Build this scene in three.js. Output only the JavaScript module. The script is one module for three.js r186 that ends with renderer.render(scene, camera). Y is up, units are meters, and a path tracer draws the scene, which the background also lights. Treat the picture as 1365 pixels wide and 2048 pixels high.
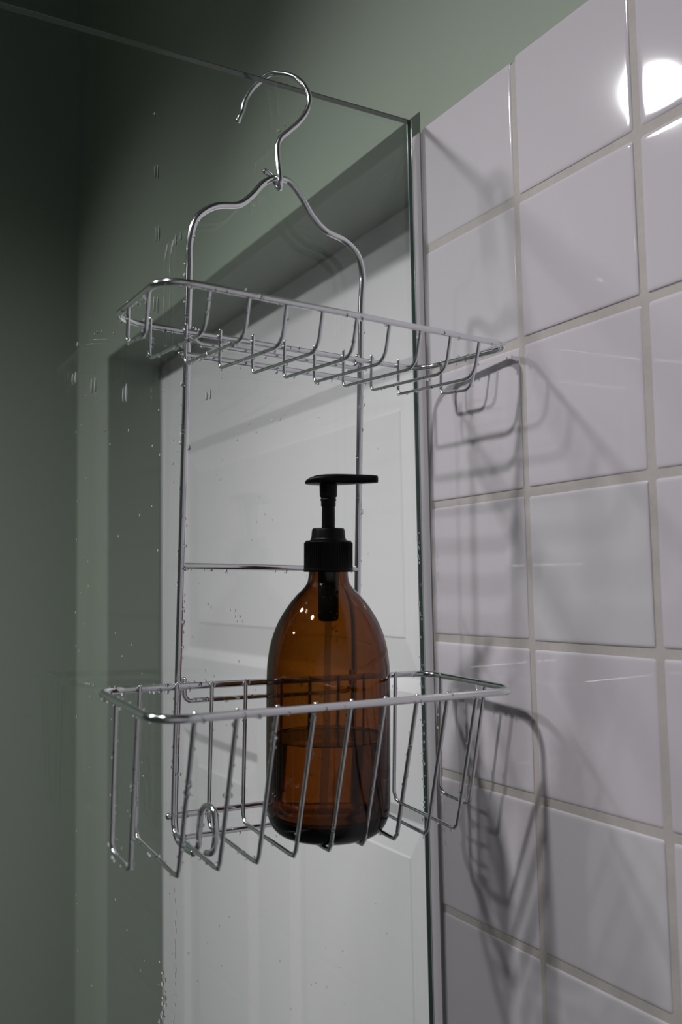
import * as THREE from 'three';
import { mergeGeometries } from 'three/addons/utils/BufferGeometryUtils.js';
import { RoundedBoxGeometry } from 'three/addons/geometries/RoundedBoxGeometry.js';

// ---------- camera, exposure, lights ----------
const scene = new THREE.Scene();
scene.background = new THREE.Color(0x000000);
const camera = new THREE.PerspectiveCamera(58.43, 1365 / 2048, 0.02, 20);
camera.position.set(0.5455, 1.6439, 0.3924);
camera.up.set(0.07718, 0.99674, 0.02364);
camera.lookAt(0.5455 - 0.86141, 1.6439 + 0.0786, 0.3924 - 0.50179);
camera.focus = 0.6;
camera.userData.fStop = 7;
const renderer = new THREE.WebGLRenderer({ antialias: true });
renderer.toneMapping = THREE.LinearToneMapping;
renderer.toneMappingExposure = 1.0;
renderer.shadowMap.enabled = true;
const LAMP = 2.75, LAMP_COLOR = new THREE.Color(1.0, 0.985, 0.99);
const CEILING = 3.05;
const LAMPS = [                                          // position, power, aimed at, beam half angle, softness, what it hangs over
  [[0.18, 2.48, 0.79], 0.88, [0.27, 0, 0.35], 1.12, 0.8, 'over the shower'],
  [[-0.4, 2.41, 0.75], 0.5, [0.26, 1.22, 0.05], 0.85, 0.75, 'by the glass screen'],
  [[-0.55, 2.45, 1.62], 1.5, [-0.76, 1.25, -0.1], 0.56, 0.9, 'in front of the door'],
];

// ---------- helpers ----------
let seed = 7;
const rnd = () => { seed = (seed * 1664525 + 1013904223) >>> 0; return seed / 4294967296; };
const V = (x, y, z) => new THREE.Vector3(x, y, z);
const used = {};
function numbered(name) {
  const n = used[name] = (used[name] ?? -1) + 1;
  return n ? `${name}_${String(n).padStart(3, '0')}` : name;
}
function finish(m) { m.traverse((o) => { if (o.isMesh) { o.castShadow = true; o.receiveShadow = true; } }); return m; }
function mesh(name, geometry, material, parent) {
  const g = Array.isArray(geometry) ? mergeGeometries(geometry.map((q) => { const r = q.index ? q.toNonIndexed() : q; if (!r.attributes.uv) r.setAttribute('uv', new THREE.BufferAttribute(new Float32Array(r.attributes.position.count * 2), 2)); return r; })) : geometry;
  const m = new THREE.Mesh(g, material);
  m.name = parent ? name : numbered(name);
  (parent ?? scene).add(m);
  return finish(m);
}
function tag(o, label, category, group) { Object.assign(o.userData, { label, category }); if (group) o.userData.group = group; return o; }
function structure(name, geometry, material) { const m = mesh(name, geometry, material); m.userData.kind = 'structure'; return m; }
function box(x0, x1, y0, y1, z0, z1) {
  const g = new THREE.BoxGeometry(x1 - x0, y1 - y0, z1 - z0);
  g.translate((x0 + x1) / 2, (y0 + y1) / 2, (z0 + z1) / 2);
  return g;
}
function polyline(points, closed = false) {           // points: [x, y, z, filletRadius]
  const path = new THREE.CurvePath(), n = points.length, P = points.map((p) => V(p[0], p[1], p[2]));
  let from = null, first = null;
  const step = (i) => {
    const r = points[i][3] ?? 0, a = P[(i + n - 1) % n], b = P[i], c = P[(i + 1) % n];
    if (!r || (!closed && (i === 0 || i === n - 1))) return [b, b, null];
    const ra = Math.min(r, a.distanceTo(b) * 0.49), rc = Math.min(r, c.distanceTo(b) * 0.49);
    return [b.clone().lerp(a, ra / a.distanceTo(b)), b.clone().lerp(c, rc / c.distanceTo(b)), b];
  };
  for (let i = 0; i < n; i++) {
    const [s, e, mid] = step(i);
    if (from && from.distanceTo(s) > 1e-6) path.add(new THREE.LineCurve3(from, s));
    if (!first) first = s;
    if (mid) path.add(new THREE.CubicBezierCurve3(s, s.clone().lerp(mid, 0.56), e.clone().lerp(mid, 0.56), e));
    from = e;
  }
  if (closed) path.add(new THREE.LineCurve3(from, first));
  return path;
}
function tube(curve, r, segments, sides = 12, caps = true) {
  const g = [new THREE.TubeGeometry(curve, segments, r, sides, false)];
  if (caps) for (const t of [0, 1]) { const s = new THREE.SphereGeometry(r * 1.02, sides, 8); const p = curve.getPointAt(t); s.translate(p.x, p.y, p.z); g.push(s); }
  return g;
}
const spline = (pts) => new THREE.CatmullRomCurve3(pts.map((p) => V(...p)), false, 'centripetal');

// value noise
function hash(x, y, s) { let h = (x * 374761393 + y * 668265263 + s * 2147483647) | 0; h = (h ^ (h >>> 13)) * 1274126177 | 0; return ((h ^ (h >>> 16)) >>> 0) / 4294967296; }
function noise(x, y, per, s) {
  const xi = Math.floor(x), yi = Math.floor(y), fx = x - xi, fy = y - yi, w = (t) => t * t * (3 - 2 * t), m = (a) => ((a % per) + per) % per;
  const a = hash(m(xi), m(yi), s), b = hash(m(xi + 1), m(yi), s), c = hash(m(xi), m(yi + 1), s), d = hash(m(xi + 1), m(yi + 1), s);
  return (a + (b - a) * w(fx)) * (1 - w(fy)) + (c + (d - c) * w(fx)) * w(fy);
}
function texture(size, fn, srgb = true) {
  const d = new Uint8Array(size * size * 4);
  for (let y = 0; y < size; y++) for (let x = 0; x < size; x++) { const c = fn(x / size, y / size); d.set([...c.map((v) => Math.max(0, Math.min(255, Math.round(v)))), 255], (y * size + x) * 4); }
  const t = new THREE.DataTexture(d, size, size);
  t.wrapS = t.wrapT = THREE.RepeatWrapping; t.magFilter = THREE.LinearFilter; t.minFilter = THREE.LinearMipmapLinearFilter; t.generateMipmaps = true;
  if (srgb) t.colorSpace = THREE.SRGBColorSpace;
  t.needsUpdate = true;
  return t;
}
const roller = texture(256, (u, v) => { const n = 0.5 * noise(u * 64, v * 64, 64, 1) + 0.3 * noise(u * 128, v * 128, 128, 2) + 0.2 * noise(u * 16, v * 16, 16, 3); return [255 * n, 255 * n, 255 * n]; }, false);
const groutMap = texture(256, (u, v) => { const n = 0.5 * noise(u * 12, v * 12, 12, 4) + 0.5 * noise(u * 90, v * 90, 90, 5); return [180 + 12 * n, 174 + 12 * n, 170 + 12 * n]; });
const wearMap = texture(256, (u, v) => { const n = noise(u * 40, v * 40, 40, 8) * 0.6 + noise(u * 9, v * 9, 9, 9) * 0.4; return [90 + 120 * n, 90 + 120 * n, 90 + 120 * n]; }, false);

// ---------- materials ----------
const M = {
  green: new THREE.MeshStandardMaterial({ color: new THREE.Color().setRGB(0.27, 0.325, 0.262), roughness: 0.62, bumpMap: roller, bumpScale: 0.0002 }),
  white: new THREE.MeshStandardMaterial({ color: new THREE.Color().setRGB(0.74, 0.75, 0.74), roughness: 0.9 }),
  door: new THREE.MeshStandardMaterial({ color: new THREE.Color().setRGB(0.765, 0.755, 0.775), roughness: 0.42, bumpMap: roller, bumpScale: 0.00005 }),
  tile: new THREE.MeshPhysicalMaterial({ color: new THREE.Color().setRGB(0.63, 0.595, 0.64), roughness: 0.05, ior: 1.5 }),
  tileWarm: new THREE.MeshPhysicalMaterial({ color: new THREE.Color().setRGB(0.625, 0.598, 0.637), roughness: 0.06, ior: 1.5 }),
  grout: new THREE.MeshStandardMaterial({ map: groutMap, roughness: 0.85 }),
  trim: new THREE.MeshStandardMaterial({ color: new THREE.Color().setRGB(0.5, 0.475, 0.51), roughness: 0.3 }),
  sealant: new THREE.MeshStandardMaterial({ color: new THREE.Color().setRGB(0.25, 0.24, 0.26), roughness: 0.4 }),
  floor: new THREE.MeshStandardMaterial({ color: new THREE.Color().setRGB(0.13, 0.13, 0.135), roughness: 0.5 }),
  glass: new THREE.MeshPhysicalMaterial({ color: new THREE.Color().setRGB(0.975, 0.985, 0.98), transmission: 1, thickness: 0, roughness: 0, ior: 1.5 }),
  glassEdge: new THREE.MeshPhysicalMaterial({ color: new THREE.Color().setRGB(0.012, 0.032, 0.028), roughness: 0.12, ior: 1.52 }),
  arris: new THREE.MeshPhysicalMaterial({ color: new THREE.Color().setRGB(0.45, 0.52, 0.49), roughness: 0.1, metalness: 0.2 }),
  chrome: new THREE.MeshPhysicalMaterial({ color: new THREE.Color().setRGB(0.86, 0.88, 0.90), metalness: 1, roughness: 0.15 }),
  amber: new THREE.MeshPhysicalMaterial({ color: 0xffffff, transmission: 1, thickness: 0.003, roughness: 0.02, ior: 1.5, attenuationColor: new THREE.Color().setRGB(0.41, 0.212, 0.044), attenuationDistance: 0.0025 }),
  soap: new THREE.MeshPhysicalMaterial({ color: 0xffffff, transmission: 1, thickness: 0.05, roughness: 0.0, ior: 1.36, attenuationColor: new THREE.Color().setRGB(0.85, 0.7, 0.4), attenuationDistance: 0.08 }),
  black: new THREE.MeshPhysicalMaterial({ color: new THREE.Color().setRGB(0.0015, 0.0015, 0.0015), roughness: 0.4, specularIntensity: 0.35 }),
  plastic: new THREE.MeshPhysicalMaterial({ color: new THREE.Color().setRGB(0.8, 0.8, 0.78), transmission: 0.95, thickness: 0, roughness: 0.12 }),
  glassTop: new THREE.MeshPhysicalMaterial({ color: new THREE.Color().setRGB(0.07, 0.085, 0.07), roughness: 0.2, ior: 1.52 }),
  water: new THREE.MeshPhysicalMaterial({ color: 0xffffff, transmission: 1, thickness: 0.002, roughness: 0, ior: 1.33 }),
  glow: new THREE.MeshStandardMaterial({ color: 0xffffff, emissive: LAMP_COLOR, emissiveIntensity: 9, roughness: 0.6 }),
  fitting: new THREE.MeshStandardMaterial({ color: 0xe8e8e6, roughness: 0.4 }),
};

// ---------- the room ----------
const X0 = -1.05, X1 = 0.95, Z0 = -0.008, Z1 = 2.1, LINTEL = 2.007, DOOR_Z = -0.1, RIGHT = -0.0094;
function prism(points, y0, y1) {                        // [x, z] outline extruded upwards
  const s = new THREE.Shape(points.map(([x, z]) => new THREE.Vector2(x, -z)));
  const g = new THREE.ExtrudeGeometry(s, { depth: y1 - y0, bevelEnabled: false });
  g.rotateX(-Math.PI / 2); g.translate(0, y0, 0);
  return g;
}
const wallBack = structure('wall_back', [
  box(X0 - 0.12, X1 + 0.12, LINTEL, CEILING, -0.16, Z0),
  prism([[X0 - 0.12, Z0], [-0.862, Z0], [-0.878, DOOR_Z], [-0.878, -0.16], [X0 - 0.12, -0.16]], 0, LINTEL),
  box(RIGHT, X1 + 0.12, 0, LINTEL, -0.16, Z0),
], M.green);
structure('wall_left', box(X0 - 0.12, X0, 0, CEILING, Z0, Z1), M.green);
structure('wall_right', box(X1, X1 + 0.12, 0, CEILING, Z0, Z1), M.tileWarm);
structure('wall_front', box(X0 - 0.12, X1 + 0.12, 0, CEILING, Z1, Z1 + 0.12), M.green);
structure('floor', box(X0 - 0.12, X1 + 0.12, -0.1, 0, -0.16, Z1 + 0.12), M.floor);
structure('ceiling', box(X0 - 0.12, X1 + 0.12, CEILING, CEILING + 0.1, -0.16, Z1 + 0.12), M.white);

// glazed tiles: a face with pillowed edges, three slightly different castings
function tileGeometry(variant, w = 0.094, h = 0.0888) {
  const e = [0, 0.0006, 0.0014, 0.0026, 0.0045, 0.008, 0.014];
  const line = (l) => [...e, l * 0.35, l * 0.5, l * 0.65, ...e.map((v) => l - v).reverse()];
  const xs = line(w), ys = line(h), nx = xs.length, ny = ys.length, pos = [], uv = [], idx = [];
  const drop = (d) => { const t = Math.max(0, 1 - d / 0.005); return 0.00005 * t * t * t + 0.0007 * Math.pow(Math.max(0, 1 - d / 0.0018), 2); };
  const z = (x, y) => -drop(Math.min(x, w - x)) - drop(Math.min(y, h - y)) - 0.00008 * (Math.pow(x / w * 2 - 1, 2) + Math.pow(y / h * 2 - 1, 2)) + 0.00007 * (noise(x * 26 + variant * 3.1, y * 26, 64, 20 + variant) - 0.5);
  for (let j = 0; j < ny; j++) for (let i = 0; i < nx; i++) { pos.push(xs[i] - w / 2, ys[j] - h / 2, z(xs[i], ys[j])); uv.push(xs[i], ys[j]); }
  for (let j = 0; j < ny - 1; j++) for (let i = 0; i < nx - 1; i++) { const a = j * nx + i; idx.push(a, a + 1, a + nx + 1, a, a + nx + 1, a + nx); }
  const rim = [];
  for (let i = 0; i < nx; i++) rim.push(i);
  for (let j = 1; j < ny; j++) rim.push(j * nx + nx - 1);
  for (let i = nx - 2; i >= 0; i--) rim.push((ny - 1) * nx + i);
  for (let j = ny - 2; j > 0; j--) rim.push(j * nx);
  const b0 = pos.length / 3;
  for (const r of rim) { pos.push(pos[r * 3], pos[r * 3 + 1], -0.007); uv.push(0, 0); }
  rim.forEach((r, k) => { const k2 = (k + 1) % rim.length; idx.push(r, b0 + k, b0 + k2, r, b0 + k2, rim[k2]); });
  const g = new THREE.BufferGeometry();
  g.setAttribute('position', new THREE.Float32BufferAttribute(pos, 3)); g.setAttribute('uv', new THREE.Float32BufferAttribute(uv, 2)); g.setIndex(idx);
  g.computeVertexNormals();
  return g;
}
const tileShapes = [0, 1, 2].map((v) => tileGeometry(v)), firstTiles = [0, 1, 2].map((v) => tileGeometry(v, 0.1004));
const joints = [1.9871, 1.8905, 1.7968, 1.6998, 1.604, 1.5092, 1.4154];       // heights of the joints, as laid
while (joints[joints.length - 1] > 0.1) joints.push(joints[joints.length - 1] - 0.0948);
const JOINT = 0.0026;
for (let r = 0; r < joints.length; r++) {
  const top = joints[r] - (r ? JOINT : 0), bottom = r + 1 < joints.length ? joints[r + 1] + JOINT : 0.002;
  for (let c = 0; c < 9; c++) {
    const x0 = c ? 0.1056 + 0.1 * (c - 1) + (c === 1 ? 0.0021 : JOINT) : 0.0023, x1 = 0.1056 + 0.1 * c - (c ? JOINT : 0.0021);
    if (x0 > X1 - 0.02) continue;
    const lift = r === 0 && c === 0 ? -0.002 : r === 0 ? 0.0002 : 0;
    const m = mesh('tile', (c ? tileShapes : firstTiles)[Math.floor(rnd() * 3)], rnd() < 0.6 ? M.tile : M.tileWarm, wallBack);
    m.scale.set((Math.min(x1, X1) - x0) / (c ? 0.094 : 0.1004), (top + lift - bottom) / 0.0888, 1);
    m.position.set((x0 + Math.min(x1, X1)) / 2 + (rnd() - 0.5) * 0.0007, (top + lift + bottom) / 2 + (rnd() - 0.5) * 0.0006, (rnd() - 0.5) * 0.0004);
    m.rotation.set((rnd() - 0.5) * 0.004, (rnd() - 0.5) * 0.004, (rnd() - 0.5) * 0.006);
  }
}
{ const g = box(0.001, X1, 0, 1.9835, -0.0079, -0.0008), p = g.attributes.position, u = g.attributes.uv; for (let i = 0; i < p.count; i++) u.setXY(i, p.getX(i) * 6, p.getY(i) * 6); mesh('grout', g, M.grout, wallBack); }
// narrow trim that closes the outer edge of the tiling, and the bead of sealant beside it
{
  const pts = [[-0.0003, -0.0075], [-0.0003, -0.0012], [-0.0006, -0.0008], [-0.0135, -0.0010], [-0.0147, -0.0016], [-0.0153, -0.0030], [-0.0154, -0.0075]];
  structure('trim_1', prism(pts, 0, 1.9845), M.trim);
  structure('trim_2', box(-0.0003, 0.0023, 0, 1.984, -0.0075, -0.0024), M.sealant);
}

// ---------- the panelled door, deep in its opening ----------
const door = new THREE.Group(); door.name = 'door_1'; door.userData.kind = 'structure'; scene.add(door);
const DL = -0.877, DR = RIGHT - 0.001, PT = 1.859, PB = 1.541, LT = 1.433, LB = 0.26, UL = -0.783, UR = -0.154, CL = -0.519, CR = -0.435;
const slab = (x0, x1, y0, y1) => box(x0, x1, y0, y1, DOOR_Z - 0.03, DOOR_Z);
mesh('stile', slab(DL, UL, 0.008, LINTEL - 0.001), M.door, door);
mesh('stile', slab(UR, DR, 0.008, LINTEL - 0.001), M.door, door);
mesh('stile', slab(CL, CR, LB, LT), M.door, door);
mesh('rail', slab(UL, UR, PT, LINTEL - 0.001), M.door, door);
mesh('rail', slab(UL, UR, LT, PB), M.door, door);
mesh('rail', slab(UL, UR, 0.008, LB), M.door, door);
function panel(x0, x1, y0, y1, margins) {
  const loops = [[0, 0], [0.0125, -0.0055], [0.014, -0.0055], null, null];
  const [l, r, t, b] = margins, ring = (m, z) => [[x0 + m[0], y0 + m[3]], [x1 - m[1], y0 + m[3]], [x1 - m[1], y1 - m[2]], [x0 + m[0], y1 - m[2]]].map(([x, y]) => [x, y, DOOR_Z + z]);
  const all = margins, rings = [ring([0, 0, 0, 0], loops[0][1]), ring([0.0125, 0.0125, 0.0125, 0.0125], -0.0055), ring([0.015, 0.015, 0.015, 0.015], -0.0057), ring(all, -0.0016), ring(all.map((v) => v + 0.0012), -0.0006)];
  const pos = [];
  const quad = (a, b2, c, d) => { for (const p of [a, b2, c, a, c, d]) pos.push(...p); };
  for (let k = 0; k + 1 < rings.length; k++) for (let i = 0; i < 4; i++) { const j = (i + 1) % 4; quad(rings[k][i], rings[k][j], rings[k + 1][j], rings[k + 1][i]); }
  quad(...rings[rings.length - 1]);
  const g = new THREE.BufferGeometry(); g.setAttribute('position', new THREE.Float32BufferAttribute(pos, 3));
  g.setAttribute('uv', new THREE.Float32BufferAttribute(pos.flatMap((v, i) => (i % 3 === 2 ? [] : [v])), 2));
  g.computeVertexNormals();
  return mesh('panel', [g, box(x0 - 0.005, x1 + 0.005, y0 - 0.005, y1 + 0.005, DOOR_Z - 0.025, DOOR_Z - 0.01)], M.door, door);
}
panel(UL, UR, PB, PT, [0.062, 0.03, 0.047, 0.05]);
panel(UL, CL, LB, LT, [0.06, 0.034, 0.045, 0.05]);
panel(CR, UR, LB, LT, [0.038, 0.03, 0.045, 0.05]);

// ---------- adjustable spot lamps hung from the ceiling, out of the picture ----------
for (const [[x, LAMP_Y, z], power, aim, beam, soft, where] of LAMPS) {
  const g = new THREE.Group(); g.name = numbered('spot_lamp'); g.position.set(x, CEILING, z); scene.add(g);
  tag(g, `white spot lamp on a thin stem ${where}`, 'lamp');
  const L = V(0, LAMP_Y - CEILING, 0), d = V(...aim).sub(V(x, LAMP_Y, z)).normalize(), turn = new THREE.Quaternion().setFromUnitVectors(V(0, -1, 0), d);
  const place = (q) => q.applyQuaternion(turn).translate(L.x, L.y, L.z);
  const lathe = (pts) => place(new THREE.LatheGeometry(pts.map(([r, y]) => new THREE.Vector2(r, y)), 40));
  mesh('lamp_shade', lathe([[0.0001, 0.085], [0.03, 0.084], [0.036, 0.078], [0.041, 0.01], [0.0425, 0.004], [0.0415, 0.003], [0.039, 0.01], [0.034, 0.074], [0.0001, 0.077]]), M.fitting, g);
  mesh('lamp_glow', place(new THREE.CylinderGeometry(0.0375, 0.0375, 0.003, 40).translate(0, 0.0125, 0)), M.glow, g);
  const top = d.clone().multiplyScalar(-0.06).add(L), stem = new THREE.CylinderGeometry(0.005, 0.005, -top.y, 12); stem.translate(top.x, top.y / 2, top.z);
  mesh('stem', stem, M.fitting, g);
  const rose = new THREE.CylinderGeometry(0.045, 0.05, 0.02, 32); rose.translate(top.x, -0.0102, top.z);
  mesh('ceiling_rose', rose, M.fitting, g);
  const s = new THREE.SpotLight(LAMP_COLOR, LAMP * power, 0, beam, soft, 2);
  s.position.set(x, LAMP_Y, z).addScaledVector(d, 0.004); s.target.position.set(...aim); s.castShadow = true; s.shadow.radius = 1.8; s.shadow.mapSize.set(2048, 2048); s.shadow.camera.near = 0.02;
  scene.add(s, s.target);
}

// ---------- the glass screen ----------
const GF = 0.0023, GB = -0.0037, GT = 1.9905, GZ0 = 0.008, GZ1 = 0.95;
const screen = new THREE.Group(); screen.name = numbered('shower_screen'); screen.position.set((GF + GB) / 2, 0, (GZ0 + GZ1) / 2); scene.add(screen);
tag(screen, 'clear frameless glass shower screen with dark green edge beside the white tiles', 'shower screen');
{
  const T = GF - GB, L = GZ1 - GZ0, H = GT - 0.006;
  const faces = [1, -1].map((s) => { const p = new THREE.PlaneGeometry(L - 0.001, H - 0.001); p.rotateY(s * Math.PI / 2); p.translate(s * T / 2, 0.006 + H / 2, 0); return p; });
  mesh('pane', faces, M.glass, screen);
  const strip = (y0, y1, z0, z1) => box(-T / 2 + 0.0004, T / 2 - 0.0004, y0, y1, z0, z1);
  mesh('glass_edge', [strip(0.006, GT, -L / 2, -L / 2 + 0.0006), strip(0.006, GT, L / 2 - 0.0006, L / 2)], M.glassEdge, screen).userData.label = 'dark green polished upright edges';
  mesh('glass_edge', strip(GT - 0.0007, GT, -L / 2, L / 2), M.glassTop, screen).userData.label = 'dark polished top edge';
  const arris = [];
  for (const s of [-1, 1]) { const c = new THREE.CylinderGeometry(0.00045, 0.00045, GT - 0.006, 8); c.translate(s * (T / 2 - 0.0004), 0.006 + (GT - 0.006) / 2, -L / 2 + 0.0004); arris.push(c); }
  mesh('arris', arris, M.arris, screen);
}

// ---------- the hanging wire caddy ----------
const wires = [];                                        // [curve, radius], for the water that clings to them
const caddy = new THREE.Group(); caddy.name = numbered('shower_caddy');
caddy.position.set(0.0078, 1.50571, 0.1354); caddy.rotation.set(-0.02268, -0.0272, 0.03695, 'YZX');
caddy.rotation.set(-0.02268, 0.03695, -0.0272, 'YZX'); scene.add(caddy);
tag(caddy, 'chrome wire shower caddy with two baskets hooked over the glass screen', 'shower caddy');
function wire(name, curve, r, segments, parent, caps = true, sides = 12) {
  wires.push([curve, r]);
  return mesh(name, tube(curve, r, segments, sides, caps), M.chrome, parent);
}
// caddy coordinates: x out from the glass, y up, z along the glass away from the wall
const W = 0.0643;
{
  const shoulder = [[0.0643, 0.3526], [0.0602, 0.3675], [0.0482, 0.3778], [0.0308, 0.3832], [0.022, 0.3914], [0.0149, 0.4005], [0.0095, 0.405], [0.002, 0.4076], [-0.0056, 0.407], [-0.0134, 0.4005], [-0.0234, 0.3879], [-0.0334, 0.3803], [-0.0497, 0.3762], [-0.0602, 0.369], [-0.0646, 0.3567]];
  const pts = [];
  const foot = (z) => [[0.0300, -0.0131, z], [0.02, -0.0134, z], [0.0098, -0.0125, z], [0.0038, -0.0094, z], [0.001, -0.004, z], [0, 0.004, z]];
  pts.push(...foot(W), [0, 0.03, W], [0, 0.12, W], [0, 0.24, W], [0, 0.335, W]);
  for (const [u, v] of shoulder) pts.push([0, v, u]);
  pts.push([0, 0.335, -W], [0, 0.24, -W], [0, 0.12, -W], [0, 0.03, -W], ...foot(-W).reverse());
  wire('frame', spline(pts), 0.0022, 420, caddy);
}
{
  const h = [[0.0107, 0.4115, -0.0040], [0.0072, 0.4100, -0.0036], [0.0042, 0.4052, -0.0020], [0.0026, 0.4002, 0.0012], [0.0036, 0.4020, 0.0040], [0.0042, 0.4076, 0.0042], [0.0041, 0.4142, 0.0022], [0.0039, 0.4251, -0.0002], [0.0033, 0.4312, -0.0008], [0.0014, 0.4358, -0.0003], [-0.0029, 0.4405, 0.0015], [-0.0087, 0.4468, 0.0045], [-0.0135, 0.4544, 0.006], [-0.0159, 0.4629, 0.0065], [-0.0154, 0.4688, 0.0055], [-0.0131, 0.4756, 0.0025], [-0.0103, 0.4818, -0.003], [-0.0066, 0.4857, -0.0085], [-0.0035, 0.4877, -0.0135], [-0.0009, 0.4890, -0.0175], [0.0012, 0.4893, -0.0215], [0.0034, 0.4876, -0.0265], [0.007, 0.4835, -0.0298], [0.0108, 0.4773, -0.0318], [0.0135, 0.4706, -0.033], [0.0146, 0.4647, -0.0335], [0.0163, 0.4601, -0.0338], [0.017, 0.4577, -0.0345]];
  wire('hook', spline(h.map(([u, v, w]) => [w, v, u])), 0.0019, 200, caddy, true, 14);
}
wire('cross_bar', polyline([[0, 0.1497, W - 0.001], [0, 0.1497, -W + 0.001]]), 0.002, 4, caddy);
wire('cross_bar', polyline([[0.0012, 0.2796, W + 0.0045], [0.0012, 0.2796, -W - 0.0055]]), 0.002, 4, caddy);
wire('cross_bar', polyline([[-0.0004, 0.0006, W + 0.0035], [-0.0004, 0.0006, -W - 0.0035]]), 0.002, 4, caddy);
wire('cross_bar', polyline([[0.004, -0.0117, W - 0.006], [0.004, -0.0117, -W + 0.006]]), 0.0017, 4, caddy);
for (const [z, dz] of [[W - 0.0012, 0], [-W + 0.0012, 0.013]])
  wire('razor_hook', spline([[0.029, -0.0125, z], [0.0335, -0.0085, z + dz * 0.2], [0.0345, 0.003, z + dz * 0.6], [0.0372, 0.0117, z + dz], [0.0448, 0.0162, z + dz], [0.0527, 0.0152, z + dz], [0.0557, 0.009, z + dz], [0.0557, 0.0005, z + dz], [0.0525, -0.0072, z + dz], [0.0445, -0.0098, z + dz]]), 0.0018, 60, caddy);
function basket(o) {
  const rim = wire('basket_rim', polyline([[o.back, o.y, o.zb, o.rb], [o.fL, o.y, o.zL, o.rf], [o.fR, o.y, o.zR, o.rf], [o.back, o.y, -o.zbR, o.rb]], true), o.rimR, 220, caddy, false);
  const front = (z) => o.fR + (o.fL - o.fR) * (z - o.zR) / (o.zL - o.zR);
  for (let k = 0; k < 9; k++) {
    const z = 0.0912 - 0.0228 * k, zt = z + o.lean, x0 = o.back + o.rimR + o.r - 0.0003;
    wire('basket_wire', polyline([[x0, o.y + o.stub, z], [x0, o.yb, z, o.bend], [o.fx, o.yf, z + o.lean0, o.bendF], [front(zt) - o.dx, o.y + o.tip, zt]]), o.r, 46, rim, true, 10);
  }
  for (const [s0, s1, s1f, z, zf] of o.ends)
    wire('basket_wire', polyline([[s0, o.y + o.stub * 0.5, z], [s0, o.ys, z, o.bend], [s1f, o.ys - 0.002, z, o.bendF * 0.7], [s1, o.y - 0.0005, zf]]), o.r, 40, rim, true, 10);
  wire('hanger_bar', polyline([[o.hx, o.y + 0.0035, 0.0606], [o.hx, o.hy, 0.0606, 0.005], [o.hx, o.hy, -0.0606, 0.005], [o.hx, o.y + 0.0035, -0.0606]]), 0.0016, 60, rim);
  return rim;
}
basket({ y: 0.293, back: 0.0048, fL: 0.0945, fR: 0.0945, zb: 0.1140, zbR: 0.1110, zL: 0.1175, zR: -0.1185, rb: 0.018, rf: 0.016, rimR: 0.0019, r: 0.00108, stub: 0.0035, yb: 0.2725, fx: 0.0885, yf: 0.2703, bend: 0.0035, bendF: 0.009, dx: 0.0012, tip: -0.0015, lean: 0, lean0: 0, ends: [[0.037, 0.0705, 0.066, 0.115, 0.1155], [0.0275, 0.064, 0.0585, -0.1135, -0.1155]], ys: 0.2722, hx: 0.0012, hy: 0.2878 }).userData.label = 'shallow upper basket';
basket({ y: 0.0776, back: 0.0048, fL: 0.1205, fR: 0.1085, zb: 0.1155, zbR: 0.1205, zL: 0.1245, zR: -0.1125, rb: 0.016, rf: 0.018, rimR: 0.00215, r: 0.00125, stub: 0.0015, yb: -0.0062, fx: 0.0765, yf: -0.0095, bend: 0.006, bendF: 0.0032, dx: 0.0028, tip: 0.0015, lean: 0.0122, lean0: 0.0018, ends: [[0.0465, 0.088, 0.075, 0.118, 0.121], [0.024, 0.0715, 0.0545, -0.118, -0.1165]], ys: -0.0005, hx: 0.0012, hy: 0.0683 }).userData.label = 'deep lower basket';

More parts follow.
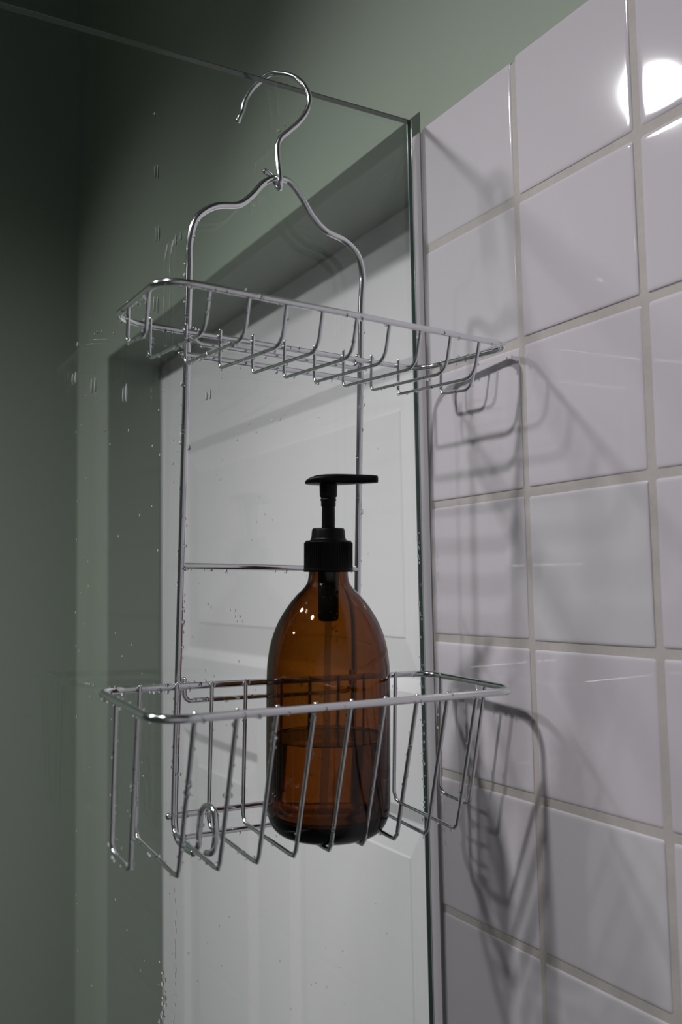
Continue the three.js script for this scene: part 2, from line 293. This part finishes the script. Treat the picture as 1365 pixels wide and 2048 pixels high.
// ---------- the amber pump bottle ----------
caddy.updateMatrixWorld(true);
const bottle = new THREE.Group(); bottle.name = numbered('pump_bottle'); scene.add(bottle);
tag(bottle, 'brown amber glass pump bottle with black pump standing in the lower basket', 'bottle');
bottle.position.copy(V(0.0464, -0.0081, -0.0153).applyMatrix4(caddy.matrixWorld));
{
  const up = V(0, 1, 0.0192).normalize().transformDirection(caddy.matrixWorld);
  bottle.quaternion.setFromUnitVectors(V(0, 1, 0), up);
  const outer = [[0, 0.0032], [0.014, 0.0026], [0.022, 0.001], [0.0262, 0], [0.029, 0.0005], [0.0323, 0.0028], [0.0348, 0.0062], [0.0364, 0.0107], [0.0372, 0.0155], [0.0374, 0.022], [0.0375, 0.05], [0.0375, 0.0853], [0.0372, 0.0977], [0.0366, 0.104], [0.0356, 0.1104], [0.0340, 0.1165], [0.0317, 0.1228], [0.0286, 0.1289], [0.0245, 0.1353], [0.0196, 0.1414], [0.0164, 0.1445], [0.0145, 0.1466], [0.0130, 0.1490], [0.0123, 0.152], [0.012, 0.156], [0.0119, 0.170]];
  const curve = new THREE.SplineCurve(outer.map(([r, y]) => new THREE.Vector2(r, y)));
  const out = curve.getPoints(150); out[0].x = 0;
  const inner = [];
  for (let i = out.length - 1; i >= 0; i--) {
    const a = out[Math.max(0, i - 1)], b = out[Math.min(out.length - 1, i + 1)], t = b.clone().sub(a).normalize(), n = new THREE.Vector2(-t.y, t.x);
    const p = out[i].clone().addScaledVector(n, 0.0023);
    if (p.y < 0.0135) { p.y = 0.0135; }
    if (out[i].y < 0.0125) continue;
    p.x = Math.max(p.x, 0.001); inner.push(p);
  }
  inner.push(new THREE.Vector2(0.033, 0.0108), new THREE.Vector2(0.028, 0.0098), new THREE.Vector2(0.015, 0.0112), new THREE.Vector2(0, 0.0122));
  const profile = [...out, ...inner.filter((p, i) => !i || p.distanceTo(inner[i - 1]) > 1e-5)];
  mesh('glass_body', new THREE.LatheGeometry(profile, 96), M.amber, bottle);
  const R = 0.0353, level = 0.056;
  const liquid = [[0, 0.0121], [0.015, 0.0111], [0.028, 0.0097], [0.0331, 0.0107], [0.0346, 0.0136], [0.0350, 0.017], [R - 0.0001, 0.023], [R, 0.03], [R, level + 0.0012], [R - 0.0008, level + 0.0004], [R - 0.0025, level], [0, level]].map(([r, y]) => new THREE.Vector2(r, y));
  mesh('liquid_soap', new THREE.LatheGeometry(liquid, 80), M.soap, bottle).userData.label = 'clear liquid filling the lower third of the bottle';
  const lathe = (pts, n = 64) => new THREE.LatheGeometry(pts.map(([r, y]) => new THREE.Vector2(r, y)), n);
  const ribs = [lathe([[0.0121, 0.1556], [0.0150, 0.1556], [0.01515, 0.1562], [0.01515, 0.1574], [0.01475, 0.158], [0.01435, 0.1735], [0.0139, 0.1745], [0.0112, 0.1748], [0.0108, 0.1758], [0.0105, 0.1762], [0.01, 0.1812], [0.0094, 0.1822], [0.0042, 0.1824]])];
  for (let k = 0; k < 60; k++) { const a = k / 60 * 2 * Math.PI, b = new THREE.CylinderGeometry(0.00033, 0.00033, 0.0155, 6); b.translate(0.01462, 0.1656, 0); b.rotateY(a); ribs.push(b); }
  mesh('pump_collar', ribs, M.black, bottle);
  mesh('pump_stem', lathe([[0.0041, 0.180], [0.0040, 0.1955], [0.0045, 0.1957], [0.0045, 0.1988], [0.0049, 0.1992], [0.0049, 0.2], [0.0045, 0.2004], [0.0046, 0.201], [0.0053, 0.2018], [0.0055, 0.2095]], 40), M.black, bottle);
  mesh('pump_body', lathe([[0, 0.1255], [0.005, 0.1256], [0.0063, 0.127], [0.0064, 0.156], [0.0098, 0.1562], [0.0098, 0.1585]], 40), M.black, bottle);
  mesh('dip_tube', tube(spline([[0, 0.127, 0], [0.002, 0.09, 0.002], [0.008, 0.05, 0.006], [0.016, 0.017, 0.012]]), 0.002, 40, 12, false), M.plastic, bottle);
  // head: a teardrop press plate drawn out into the spout
  const st = [[-0.0146, 0.0004, 0.2104, 0.2098], [-0.0142, 0.0028, 0.2109, 0.2095], [-0.0128, 0.0058, 0.2121, 0.2092], [-0.010, 0.0082, 0.2135, 0.2090], [-0.006, 0.0098, 0.2147, 0.2088], [0, 0.0100, 0.2152, 0.2087], [0.006, 0.0085, 0.2153, 0.2087], [0.011, 0.0064, 0.2152, 0.2088], [0.016, 0.0050, 0.2150, 0.2090], [0.022, 0.0043, 0.2147, 0.2092], [0.0275, 0.0039, 0.2144, 0.2094], [0.0304, 0.0036, 0.2141, 0.2096]];
  const N = 24, pos = [], idx = [];
  for (const [s, w, t, b] of st) for (let k = 0; k < N; k++) { const a = k / N * 2 * Math.PI, c = Math.cos(a), d = Math.sin(a), q = (v) => Math.sign(v) * Math.pow(Math.abs(v), 0.7); pos.push(s, (t + b) / 2 + (t - b) / 2 * q(d), w * q(c)); }
  for (let i = 0; i + 1 < st.length; i++) for (let k = 0; k < N; k++) { const a = i * N + k, b = i * N + (k + 1) % N; idx.push(a, a + N, b, b, a + N, b + N); }
  const e0 = pos.length / 3; pos.push(st[0][0], 0.2101, 0, st[st.length - 1][0] - 0.004, 0.2118, 0);
  for (let k = 0; k < N; k++) idx.push(e0, k, (k + 1) % N);
  const L0 = (st.length - 1) * N, i0 = pos.length / 3, last = st[st.length - 1];
  for (let k = 0; k < N; k++) { const o = L0 + k; pos.push(last[0], 0.21185 + (pos[o * 3 + 1] - 0.21185) * 0.66, pos[o * 3 + 2] * 0.66); }
  for (let k = 0; k < N; k++) { const k2 = (k + 1) % N; idx.push(L0 + k, i0 + k, L0 + k2, L0 + k2, i0 + k, i0 + k2, i0 + k, e0 + 1, i0 + k2); }
  const g = new THREE.BufferGeometry(); g.setAttribute('position', new THREE.Float32BufferAttribute(pos, 3)); g.setIndex(idx);
  g.setAttribute('uv', new THREE.Float32BufferAttribute(new Float32Array(pos.length / 3 * 2), 2)); g.computeVertexNormals();
  const head = mesh('pump_head', g, M.black, bottle);
  head.rotation.y = Math.atan2(0.76, 0.65);
}

// ---------- water: drops on the caddy and on the glass ----------
const dropShape = new THREE.IcosahedronGeometry(1, 2);
function drops(name, list, label) {
  const m = new THREE.InstancedMesh(dropShape, M.water, list.length), o = new THREE.Object3D();
  list.forEach(({ p, s, q }, i) => { o.position.copy(p); o.scale.copy(s); o.quaternion.copy(q ?? new THREE.Quaternion()); o.updateMatrix(); m.setMatrixAt(i, o.matrix); });
  m.name = numbered(name); m.castShadow = m.receiveShadow = true; m.userData.kind = 'stuff'; tag(m, label, 'water'); scene.add(m);
}
{
  const list = [], lengths = wires.map(([c]) => c.getLength()), total = lengths.reduce((a, b) => a + b, 0);
  for (let i = 0; i < 1500; i++) {
    let t = rnd() * total, k = 0; while (t > lengths[k] && k < wires.length - 1) t -= lengths[k++];
    const [c, r] = wires[k], p = c.getPointAt(Math.min(1, t / lengths[k])), T = c.getTangentAt(Math.min(1, t / lengths[k]));
    const left = p.z > 0.055 ? 1 : p.z > 0.03 ? 0.55 : p.y > 0.3 ? 0.1 : p.z < -0.1 ? 0.55 : 0.25;
    if (rnd() > left || p.y > 0.37) continue;
    const side = V(rnd() - 0.5, rnd() - (Math.abs(T.y) > 0.6 ? 0.5 : 0.75), rnd() - 0.5); side.addScaledVector(T, -side.dot(T)).normalize();
    const size = 0.0006 + 0.0009 * rnd() * rnd();
    p.addScaledVector(side, r + size * 0.25).applyMatrix4(caddy.matrixWorld);
    list.push({ p, s: V(size, size * (1 + 0.4 * rnd()), size) });
  }
  for (let i = 0; i < 90; i++) {
    const y = 0.06 + 0.09 * rnd(), a = 0.2 + 1.5 * rnd(), r = y < 0.098 ? 0.0375 : 0.0375 - 0.0255 * Math.pow((y - 0.098) / 0.052, 1.75);
    const size = 0.00035 + 0.0005 * rnd() * rnd();
    bottle.updateMatrixWorld(true);
    list.push({ p: V(r * Math.cos(a) , y, r * Math.sin(a)).applyMatrix4(bottle.matrixWorld), s: V(size, size, size) });
  }
  drops('water_drops', list, 'clear water drops clinging to the chrome caddy wires and the brown bottle');
}
{
  const list = [], add = (y, z, w, h) => list.push({ p: V(GF + 0.0001, y, z), s: V(Math.min(w, h) * 0.45 + 0.0001, h, w) });
  const at = (px, py) => {                                // where the line of sight through a pixel of the picture meets the glass
    const f = V(-0.86141, 0.0786, -0.50179), up = V(0.07718, 0.99674, 0.02364), r = f.clone().cross(up), d = f.clone().addScaledVector(r, (px - 682.5) / 1831).addScaledVector(up, (1024 - py) / 1831);
    const t = (GF - 0.5455) / d.x; return [1.6439 + t * d.y, 0.3924 + t * d.z];
  };
  const one = (px, py, w, h) => { const [y, z] = at(px, py); if (z > GZ0 + 0.002) add(y, z, w, h); };
  for (const [x, y, h] of [[311, 343, 0.0042], [316, 343, 0.0046], [313, 468, 0.0048], [318, 467, 0.0052], [309, 608, 0.0050], [316, 610, 0.0056], [310, 229, 0.0014], [247, 790, 0.005], [253, 786, 0.006], [413, 792, 0.003], [420, 788, 0.0035], [156, 690, 0.002], [146, 760, 0.004], [152, 756, 0.004], [184, 772, 0.0045], [191, 770, 0.0045], [352, 480, 0.004], [362, 472, 0.003]]) one(x, y, 0.0008, h);
  for (const [x, y] of [[195, 664], [204, 663], [190, 669], [228, 667], [460, 1220], [470, 1221], [470, 1233], [480, 1233], [474, 1243], [485, 1243], [570, 250], [560, 262], [180, 1368], [188, 1370], [175, 1366], [560, 838], [545, 840], [320, 910], [318, 820]]) one(x, y, 0.0006, 0.0009);
  for (let y = 1780; y < 2048; y += 9 + rnd() * 16) one(351 + 5 * (rnd() - 0.5) - (y - 1780) * 0.008, y, 0.00035, 0.0012 + rnd() * 0.0012);
  for (let i = 0; i < 16; i++) one(318 + 14 * rnd(), 1915 + 130 * rnd(), 0.0005 + 0.0006 * rnd(), 0.0008 + 0.0012 * rnd());
  for (let i = 0; i < 150; i++) one(150 + 640 * Math.pow(rnd(), 1.5), 700 + 1340 * rnd(), 0.0003 + 0.0003 * rnd(), 0.0004 + 0.0006 * rnd());
  for (let i = 0; i < 46; i++) { const y = 1030 + 660 * rnd(); const x = 833 + (y - 500) * 0.0207; one(x - 4 - 6 * rnd(), y, 0.0005 + 0.0004 * rnd(), 0.0006 + 0.0008 * rnd()); }
  drops('glass_droplets', list, 'scattered droplets and short runs of water on the glass screen');
}

renderer.render(scene, camera);
